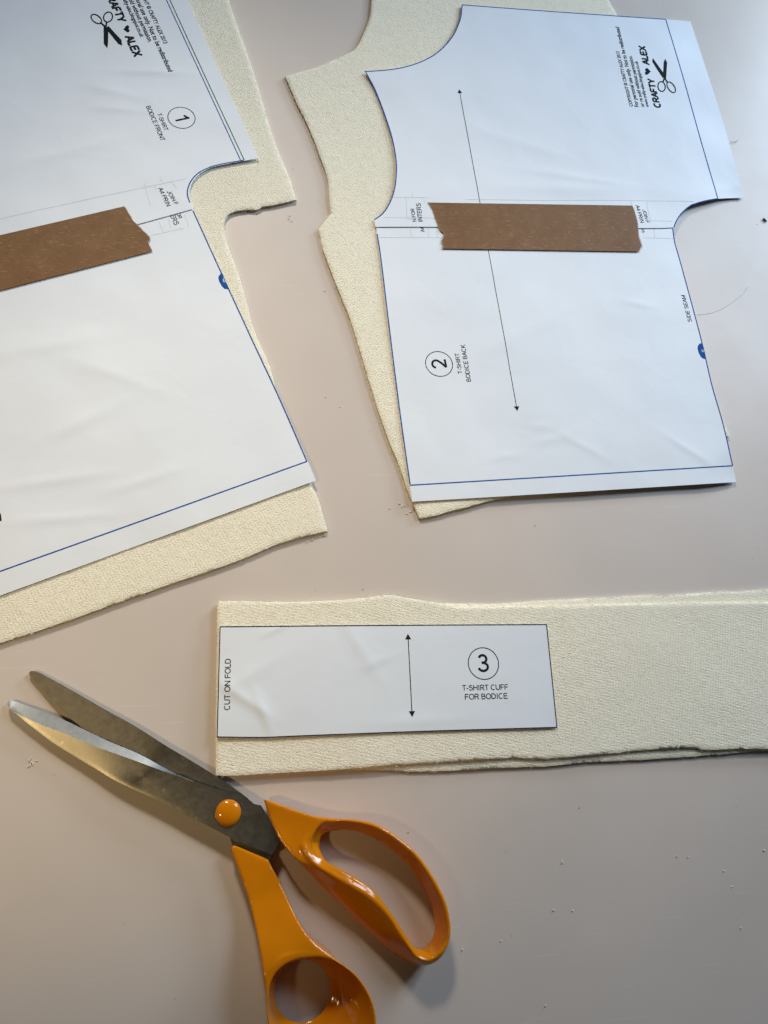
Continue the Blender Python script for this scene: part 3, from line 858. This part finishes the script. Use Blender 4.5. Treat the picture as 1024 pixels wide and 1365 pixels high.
v, f = sheet_mesh(polyA, ztA, zbA, 1.0)
link('blade', v, f, M_STEEL, sc, angle=40)['label'] = 'lower blade, plain dark steel with a nicked edge'
topB = [(9.2, 934.6), (11.5, 932.9), (15, 933), (28, 938), (58, 948.8), (87.9, 960.9), (109, 971), (145.9, 988.5), (185, 1005), (220, 1024), (246.7, 1036.5), (273, 1046.5), (299.4, 1055), (313.5, 1057.5), (323, 1061.3), (333, 1068.5), (340, 1072), (348, 1073.5)]
botB = [(313.2, 1121), (300, 1113), (276.6, 1100.6), (248.4, 1086.6), (220.3, 1071.5), (176.4, 1051.4), (150, 1038.5), (126.6, 1024.5), (98.4, 1007.8), (70.3, 990), (49.2, 974), (33.4, 961.7), (22.9, 952.5), (12.3, 944), (8.7, 938.5), (9.2, 934.6)]
B_seg = [topB, [(348, 1073.5), (359.7, 1093), (372, 1119.7), (373.5, 1121.5)], [(373.5, 1121.5), (362.5, 1139.5)], [(362.5, 1139.5), (340, 1130.5), (313.2, 1121)], botB]
bevB = [(13.5, 944.4), (22.9, 951), (52.7, 965), (87.9, 978.4), (123, 993.5), (149.4, 1003), (185, 1015.8), (220, 1028.7), (245, 1037.2), (258, 1042.6)]
zmB = 4.5
def outlineB():
    out = []
    for s in B_seg:
        c = catmull([W(u, v, 3.3 + 3.0 * min((W(u, v) - tipB).length / 95, 1.15)) for u, v in s], 1.0); out += c[:-1]
    return out
polyB = outlineB()
def liftz(u, v): return 3.2 + 3.0 * min((W(u, v) - tipB).length / 95, 1.15)
cutB = catmull([W(u, v, liftz(u, v)) for u, v in topB[1:13]], 1.5)
bev = catmull([W(u, v, liftz(u, v)) for u, v in bevB], 1.0)
spB = catmull([W(u, v, liftz(u, v)) for u, v in botB], 1.5)
xb0 = W(182, 1010, 4).x; xb1 = W(98, 1000, 4).x
def ztB(x, y):
    p = Vector((x, y)); dc = dist_poly(p, cutB); db = dist_poly(p, bev)
    z = 1.45
    lim = bev[-1]
    if x < lim.x + 1:
        # which side of the bevel line
        w = dc + db
        on_bevel = False
        i = min(range(len(bev)), key=lambda k: (bev[k] - p).length_squared)
        a = bev[max(0, i - 1)]; b = bev[min(len(bev) - 1, i + 1)]
        if (b - a).cross(p - a) > 0: on_bevel = True
        if on_bevel: z = .35 + 1.10 * dc / max(w, 1e-3) if w > .6 else 1.45
        else:
            tf = sstep(xb0, xb1, x)
            z = 1.45 - tf * .125 * db
    ds = dist_poly(p, spB)
    z -= .10 * max(0, 1 - ds / .7)
    return zbB(x, y) + max(z, .12)
v, f = sheet_mesh(polyB, ztB, zbB, .8, [bev])
bladeB = link('blade', v, f, M_STEEL, sc, angle=12)
bladeB['label'] = 'upper blade, pale ground cutting edge and golden reflection near its tip'
bladeB.data.materials.append(M_BEVEL)
# the ground strip along the cutting edge gets its own finish
for p in bladeB.data.polygons:
    if p.normal.z < .3: continue
    c = (Vector(p.center) + Vector(sc.location)) * 1000; q = Vector((c.x, c.y))
    if q.x < bev[-1].x:
        i = min(range(len(bev)), key=lambda k: (bev[k] - q).length_squared)
        a = bev[max(0, i - 1)]; b = bev[min(len(bev) - 1, i + 1)]
        if (b - a).cross(q - a) > 0: p.material_index = 1

# pivot screw: low orange dome
V, F = [], []; zp = 1.75 + 3.0 + 1.4; pc = W(304.3, 1083.9, zp + 1.2); rad = 4.65
prof = [(1.0, -.3), (1.0, .25), (.97, .6), (.86, 1.05), (.66, 1.45), (.4, 1.7), (.15, 1.8)]
NS = 40
for r_, z_ in prof:
    for k in range(NS):
        a = 2 * math.pi * k / NS; V.append((pc.x + rad * r_ * math.cos(a), pc.y + rad * r_ * math.sin(a), zp + z_))
V.append((pc.x, pc.y, zp + 1.82))
for i in range(len(prof) - 1):
    for k in range(NS):
        k2 = (k + 1) % NS; F.append((i * NS + k, i * NS + k2, (i + 1) * NS + k2, (i + 1) * NS + k))
for k in range(NS): F.append(((len(prof) - 1) * NS + k, (len(prof) - 1) * NS + (k + 1) % NS, len(V) - 1))
link('pivot_screw', V, F, M_ORANGE, sc, angle=None)

def remeshed(name, parts, mat, parent, voxel=.42, smooth=12):
    """fuse several closed shells (verts, faces in mm) into one moulded body"""
    V, F = [], []
    for v, f in parts:
        b = len(V); V += [tuple(x) for x in v]; F += [tuple(i + b for i in q) for q in f]
    me = bpy.data.meshes.new('tmp'); me.from_pydata(V, [], F); me.update()
    bm = bmesh.new(); bm.from_mesh(me); bmesh.ops.recalc_face_normals(bm, faces=bm.faces); bm.to_mesh(me); bm.free()
    o = bpy.data.objects.new('tmp', me); COL.objects.link(o)
    r = o.modifiers.new('r', 'REMESH'); r.mode = 'VOXEL'; r.voxel_size = voxel
    s = o.modifiers.new('s', 'SMOOTH'); s.iterations = smooth; s.factor = .5
    bpy.context.view_layer.update()
    m2 = bpy.data.meshes.new_from_object(o.evaluated_get(bpy.context.evaluated_depsgraph_get()))
    V2 = [tuple(v.co) for v in m2.vertices]; F2 = [tuple(p.vertices) for p in m2.polygons]
    bpy.data.objects.remove(o); bpy.data.meshes.remove(m2); bpy.data.meshes.remove(me)
    return link(name, V2, F2, mat, parent, angle=None)

def w3(u, v, z): q = W(u, v, z); return Vector((q.x, q.y, z))

def loft_loop(stations, sub=8):
    """closed sweep of polygons, stations = list of equal-length lists of 3D points"""
    n_ = len(stations); K = len(stations[0]); rings = []
    for i in range(n_):
        P = [stations[(i + k) % n_] for k in (-1, 0, 1, 2)]
        for s in range(sub):
            t = s / sub; ring = []
            for k in range(K):
                p0, p1, p2, p3 = (P[j][k] for j in range(4))
                ring.append(0.5 * ((2 * p1) + (p2 - p0) * t + (2 * p0 - 5 * p1 + 4 * p2 - p3) * t * t + (3 * p1 - p0 - 3 * p2 + p3) * t ** 3))
            # round the section
            m = []
            for k in range(K):
                a, b, c, d = ring[k - 1], ring[k], ring[(k + 1) % K], ring[(k + 2) % K]
                for q in (0, .5): m.append(0.5 * ((2 * b) + (c - a) * q + (2 * a - 5 * b + 4 * c - d) * q * q + (3 * b - a - 3 * c + d) * q ** 3))
            rings.append(m)
    K2 = 2 * K; V = [p for r in rings for p in r]; N = len(rings)
    F = [(i * K2 + k, i * K2 + (k + 1) % K2, ((i + 1) % N) * K2 + (k + 1) % K2, ((i + 1) % N) * K2 + k) for i in range(N) for k in range(K2)]
    return V, F

def slab(segs, ztop, z0, zref):
    poly = outline_s(segs, ztop, 1.2)
    return sheet_mesh(poly, ztop, lambda x, y: z0, 1.6)

# --- finger-loop handle (upper blade continues into it)
def st(o, zo, t, zt, i, zi, far):
    """one cross-section: outer px, ridge px, inner px with heights"""
    O, T, I = w3(*o, zo), w3(*t, zt), w3(*i, zi)
    c = (O + I) / 2
    if far:      # inner wall leans into view
        Ob = Vector((O.x, O.y, 1.2)).lerp(Vector((I.x, I.y, 1.2)), .22)
        return [Ob, O, T, T.lerp(I, .22) + Vector((0, 0, .5)), T.lerp(I, .6), Vector((I.x, I.y, zi)), Vector((I.x, I.y, .6)).lerp(Vector((O.x, O.y, .6)), .2)]
    Ib = Vector((I.x, I.y, 1.0)).lerp(Vector((O.x, O.y, 1.0)), .25)
    return [Vector((O.x, O.y, .8)).lerp(Vector((I.x, I.y, .8)), .2), O, O.lerp(T, .55) + Vector((0, 0, .8)), T, T.lerp(I, .55) + Vector((0, 0, .1)), I, Ib]
big = [
    st((416, 1089), 8, (420, 1099), 9.5, (432, 1112), 5, True),
    st((448.8, 1091), 9, (450, 1094), 10.5, (451, 1107), 3, True),
    st((477, 1092.5), 9.5, (477, 1096), 11, (474, 1108), 3, True),
    st((505, 1099.8), 10, (503, 1103.5), 11.5, (496, 1116), 3, True),
    st((533, 1117.4), 10.5, (530, 1120.5), 12, (519, 1130), 3, True),
    st((557.8, 1140), 11, (554.5, 1143), 12.2, (543.7, 1152), 3, True),
    st((579, 1170), 11, (575, 1172.5), 12.2, (563, 1182), 3, True),
    st((594.7, 1201.7), 11, (590.5, 1204), 12.2, (576, 1210), 3, True),
    st((601, 1233.4), 11, (597, 1235), 12.2, (580, 1236), 3, True),
    st((598.5, 1258), 10.5, (594, 1257), 12.2, (576.5, 1253), 4, True),
    st((588, 1277), 10, (584, 1273), 12.2, (568.5, 1263.5), 6, True),
    st((572, 1286.5), 8, (569, 1280), 12.2, (560, 1266), 9, False),
    st((555, 1286.5), 6, (556, 1276), 12.4, (551.5, 1262), 10.5, False),
    st((537, 1279.5), 4, (545, 1262), 12.8, (542, 1248), 11, False),
    st((515, 1263.5), 3.5, (532, 1243), 13, (531, 1231), 11.3, False),
    st((491, 1243), 3.5, (517, 1220), 13.2, (516, 1209), 11.5, False),
    st((465, 1218), 3.5, (498, 1200.5), 13.4, (497.5, 1186.5), 11.5, False),
    st((438, 1191), 3.5, (473, 1184), 13.2, (477, 1171.5), 11.2, False),
    st((414, 1166), 4, (443, 1167), 12.6, (454, 1158.5), 10.8, False),
    st((397, 1148), 4.5, (417, 1149), 11.8, (436, 1148), 9.5, False),
    st((384, 1128), 5, (407, 1129), 11, (427.8, 1134), 7, False),
    st((392, 1105), 6, (410, 1112), 10, (427, 1122), 5.5, True),
]
pvt = W(355, 1095)
def zt1(x, y):
    d = (Vector((x, y)) - pvt).length; return 7.6 + 2.9 * sstep(0, 22, d)
tang1 = slab([[(351.5, 1066), (354, 1065.6), (385.5, 1077), (420.6, 1088.6), (440, 1091)], [(440, 1091), (424, 1104), (415, 1120), (416, 1134), (428, 1147), (446, 1160)],
              [(446, 1160), (420, 1158), (403, 1151), (392.5, 1143.7), (375, 1122.6), (362.6, 1098), (351.5, 1066)]], zt1, 2.4, 8)
h1 = remeshed('handle', [loft_loop(big), tang1], M_ORANGE, sc)
h1['label'] = 'handle with the long finger loop'

# --- thumb-loop handle
thumb = []
rim = [((357, 1338), (355.2, 1338)), ((359, 1313), (353, 1312)), ((368, 1296), (352, 1290)), ((384, 1283.5), (372, 1268)), ((403, 1277.5), (400, 1262)), ((424, 1276), (427, 1264)), ((442, 1279.5), (445, 1276)),
       ((459, 1289), (461, 1287.5)), ((476, 1304), (478.3, 1303)), ((489.5, 1325), (492, 1324)), ((497, 1347), (499.5, 1346.5)), ((498, 1370), (500.5, 1370)), ((490, 1396), (492.5, 1398)), ((472, 1416), (474, 1419)),
       ((446, 1426), (446, 1429)), ((418, 1424), (416, 1427)), ((392, 1412), (390, 1414)), ((371, 1390), (369, 1392)), ((360, 1365), (358, 1366))]
hc = W(402.7, 1319.5, 1.5); hr = (W(438.2, 1319.5, 1.5) - W(367.2, 1319.5, 1.5)).length / 2; rimc = W(428, 1352, 15)
for (r_, o_) in rim:
    Rm = w3(*r_, 15.2); O = w3(*o_, 13.6)
    d = Vector((Rm.x, Rm.y)) - rimc
    a = math.atan2(d.y, d.x)
    Hb = Vector((hc.x + hr * math.cos(a), hc.y + hr * math.sin(a), 1.6))
    Ho = Vector((hc.x + (hr + 3) * math.cos(a), hc.y + (hr + 3) * math.sin(a), .5)).lerp(Vector((O.x, O.y, .5)), .35)
    Om = Vector((O.x, O.y, 7)).lerp(Vector((Ho.x, Ho.y, 7)), .35)
    m1 = Rm.lerp(Hb, .33) + Vector((0, 0, -1.6)); m2 = Rm.lerp(Hb, .7) + Vector((0, 0, -2.0))
    thumb.append([Ho, Om, O, Rm, m1, m2, Hb + Vector((0, 0, .3))])
thumb = thumb[::-1]
p0h = W(333, 1138, 7)
axis_len = (W(405, 1270, 14) - p0h).length
ax = (W(395, 1270, 14) - p0h).normalized()
def zt2(x, y):
    t = (Vector((x, y)) - p0h).dot(ax) / axis_len
    return 6.4 + 1.4 * max(0, min(1, t)) + 7.3 * sstep(.35, 1.0, t)
tang2 = slab([[(307.6, 1132), (310, 1127.5), (314, 1127.2)], [(314, 1127.2), (357.5, 1145.8)], [(357.5, 1145.8), (368, 1166), (379, 1188), (390, 1212), (402, 1235), (417, 1254.5), (434.7, 1268.6), (450, 1281)],
              [(450, 1281), (424, 1276), (400, 1278), (380, 1286), (366, 1299), (358, 1318), (354.5, 1325)], [(354.5, 1325), (351, 1303), (348, 1278), (342.6, 1247.5), (334, 1208.8), (321.5, 1170), (307.6, 1132)]], zt2, 1.2, 9)
h2 = remeshed('handle', [loft_loop(thumb), tang2], M_ORANGE, sc)
h2['label'] = 'handle with the round thumb loop, cut by the frame'

# ------------------------------------------------------------------ small things on the table
def lint(u, v, size, kind, label, group='white lint specks on the table'):
    """curled scrap of fibre"""
    rr = random.Random(int(u * 31 + v)); c = W(u, v, 0); V, F = [], []
    for _ in range(kind):
        a = rr.uniform(0, 6.28); p = Vector((c.x, c.y, .15)); pts = []
        p = p + Vector((rr.uniform(-.4, .4), rr.uniform(-.4, .4), 0)) * size
        for k in range(6):
            a += rr.uniform(-1.0, 1.0); p = p + Vector((math.cos(a), math.sin(a), 0)) * size * .28
            p.z = .16 + rr.random() * .12 * size; pts.append(p.copy())
        add_tube(V, F, pts, .12 + .085 * size, 6)
    cc = sum((Vector(q) for q in V), Vector()) / len(V)
    o = link('lint_speck', V, F, M_LINT, None, angle=None, origin=(cc.x, cc.y, 0))
    tag(o, label, 'lint', group); return o
for (u, v, s, k, lab) in [
    (40, 1015, 1.3, 3, 'white lint curl on the table below the scissor tips'),
    (48, 1013, .6, 1, 'tiny white crumb just right of the lint curl below the scissor tips'),
    (386, 290, .8, 2, 'lint speck on the table below the front fabric corner'),
    (388, 296, .5, 1, 'small lint crumb lowest below the front fabric corner'),
    (392, 226, .5, 1, 'lint crumb on the table right of the front fabric edge'),
    (434, 388, .5, 1, 'lint crumb on the table left of the back fabric edge'),
    (418, 716, 1.0, 3, 'fluff tuft at the lower corner of the front fabric'),
    (408, 722, .7, 2, 'fluff crumb under the lower edge of the front fabric'),
    (433, 712, .8, 2, 'fluff wisp touching the lower corner of the front fabric'),
    (519, 679, .5, 1, 'leftmost lint crumb beside the lower corner of the back fabric'),
    (536, 673, .9, 3, 'fluff tuft above left of the lower corner of the back fabric'),
    (545, 684, .8, 2, 'fluff wisp touching the lower corner of the back fabric'),
    (452, 543, .4, 1, 'lint grain on the bare table between the two bodice patterns'),
    (748, 1147, .9, 1, 'white upright lint wisp on the table right of the big handle loop'),
    (740, 1213, .6, 1, 'lint speck on the table level with the handle loops'),
    (762, 1214, .5, 1, 'faint lint speck beside the one level with the handle loops'),
    (668, 1255, .4, 1, 'lint grain nearest the big handle loop'),
    (901, 1141, .5, 1, 'left one of two lint specks under the fabric strip at right'),
    (918, 1142, .5, 1, 'right one of two lint specks under the fabric strip at right'),
    (966, 1161, .5, 1, 'round lint speck at the right side of the table'),
    (977, 1181, .5, 1, 'lint speck below the round one at the right side'),
    (1021, 1134, .8, 1, 'lint speck on the very right border of the photo'),
    (987, 1236, .5, 1, 'lowest lint speck at the right side of the table'),
    (725, 1341, .5, 1, 'lint speck nearest the bottom border of the photo'),
    (617, 1268, .5, 1, 'lint thread right of the tip of the big handle loop')]:
    lint(u, v, s, k, lab)

# threads, hair, dark crumbs
def thread(name, pts, r, mat, label, cat):
    q = catmull([Vector((*W(u, v, r + .05), r + .05 + z)) for u, v, z in pts], .6); V, F = [], []
    add_tube(V, F, q, r, 6); c = q[0]
    return tag(link(name, V, F, mat, None, angle=None, origin=(c.x, c.y, 0)), label, cat)
thread('thread_scrap', [(973, 189, .2), (979, 190, .5), (984, 187, .6)], .12, M_SCRATCH, 'short curled thread at the right edge of the back pattern', 'thread')
thread('loose_thread', [(491, 792, 1.2), (497, 793, 1.6), (504, 796, 2.4), (510, 797, 2.9)], .09, M_FIBRE, 'loose white thread sticking out of the top edge of the fabric strip', 'thread')
thread('hair', [(929, 420, 0), (945, 418, 0), (960, 413, 0), (975, 404, 0), (990, 392, 0), (997, 382, 0)], .042, M_SCRATCH, 'fine curved hair on the table right of the back pattern', 'hair')
def crumb(u, v, L, w, ang, label):
    if L < 1: L *= .65; w *= .7
    V, F = [], []; c = W(u, v, 0); a0 = math.radians(ang)
    q = [Vector((c.x + math.cos(a0) * L * t, c.y + math.sin(a0) * L * t, w * .9)) for t in (-.5, -.3, 0, .3, .5)]
    b = len(V); S = 8
    for i, p in enumerate(q):
        rr = w * (.25, .85, 1, .8, .2)[i]
        for k in range(S):
            a = 2 * math.pi * k / S
            V.append((p.x - math.sin(a0) * rr * math.cos(a), p.y + math.cos(a0) * rr * math.cos(a), p.z + rr * .9 * math.sin(a)))
    for i in range(4):
        for k in range(S):
            F.append((i * S + k, i * S + (k + 1) % S, (i + 1) * S + (k + 1) % S, (i + 1) * S + k))
    F.append(tuple(reversed(range(S)))); F.append(tuple(4 * S + k for k in range(S)))
    tag(link('dark_crumb', V, F, M_DARK, None, angle=None, origin=(c.x, c.y, 0)), label, 'crumb', 'dark crumbs on the table')
crumb(1019, 294, 3.0, .55, -50, 'dark brown seed-like crumb at the right border of the photo')
crumb(1009, 299, .7, .2, 0, 'tiny dark grain beside the seed-like crumb')
crumb(342, 286, .8, .22, 20, 'tiny dark grain under the armhole of the front fabric')
crumb(434, 530, .7, .2, 0, 'tiny dark grain on bare table left of the back fabric')
crumb(484, 786, .9, .22, 30, 'tiny dark grain just above the fabric strip')
crumb(713, 701, .8, .2, 60, 'tiny dark grain below the hem of the back pattern')
crumb(544, 1110, .8, .2, 60, 'tiny dark grain above the big handle loop')
crumb(772, 1077, .8, .2, 60, 'tiny dark grain under the middle of the fabric strip')
crumb(281, 54, .8, .2, 60, 'tiny dark grain on the bare table at the top, right of the front fabric')
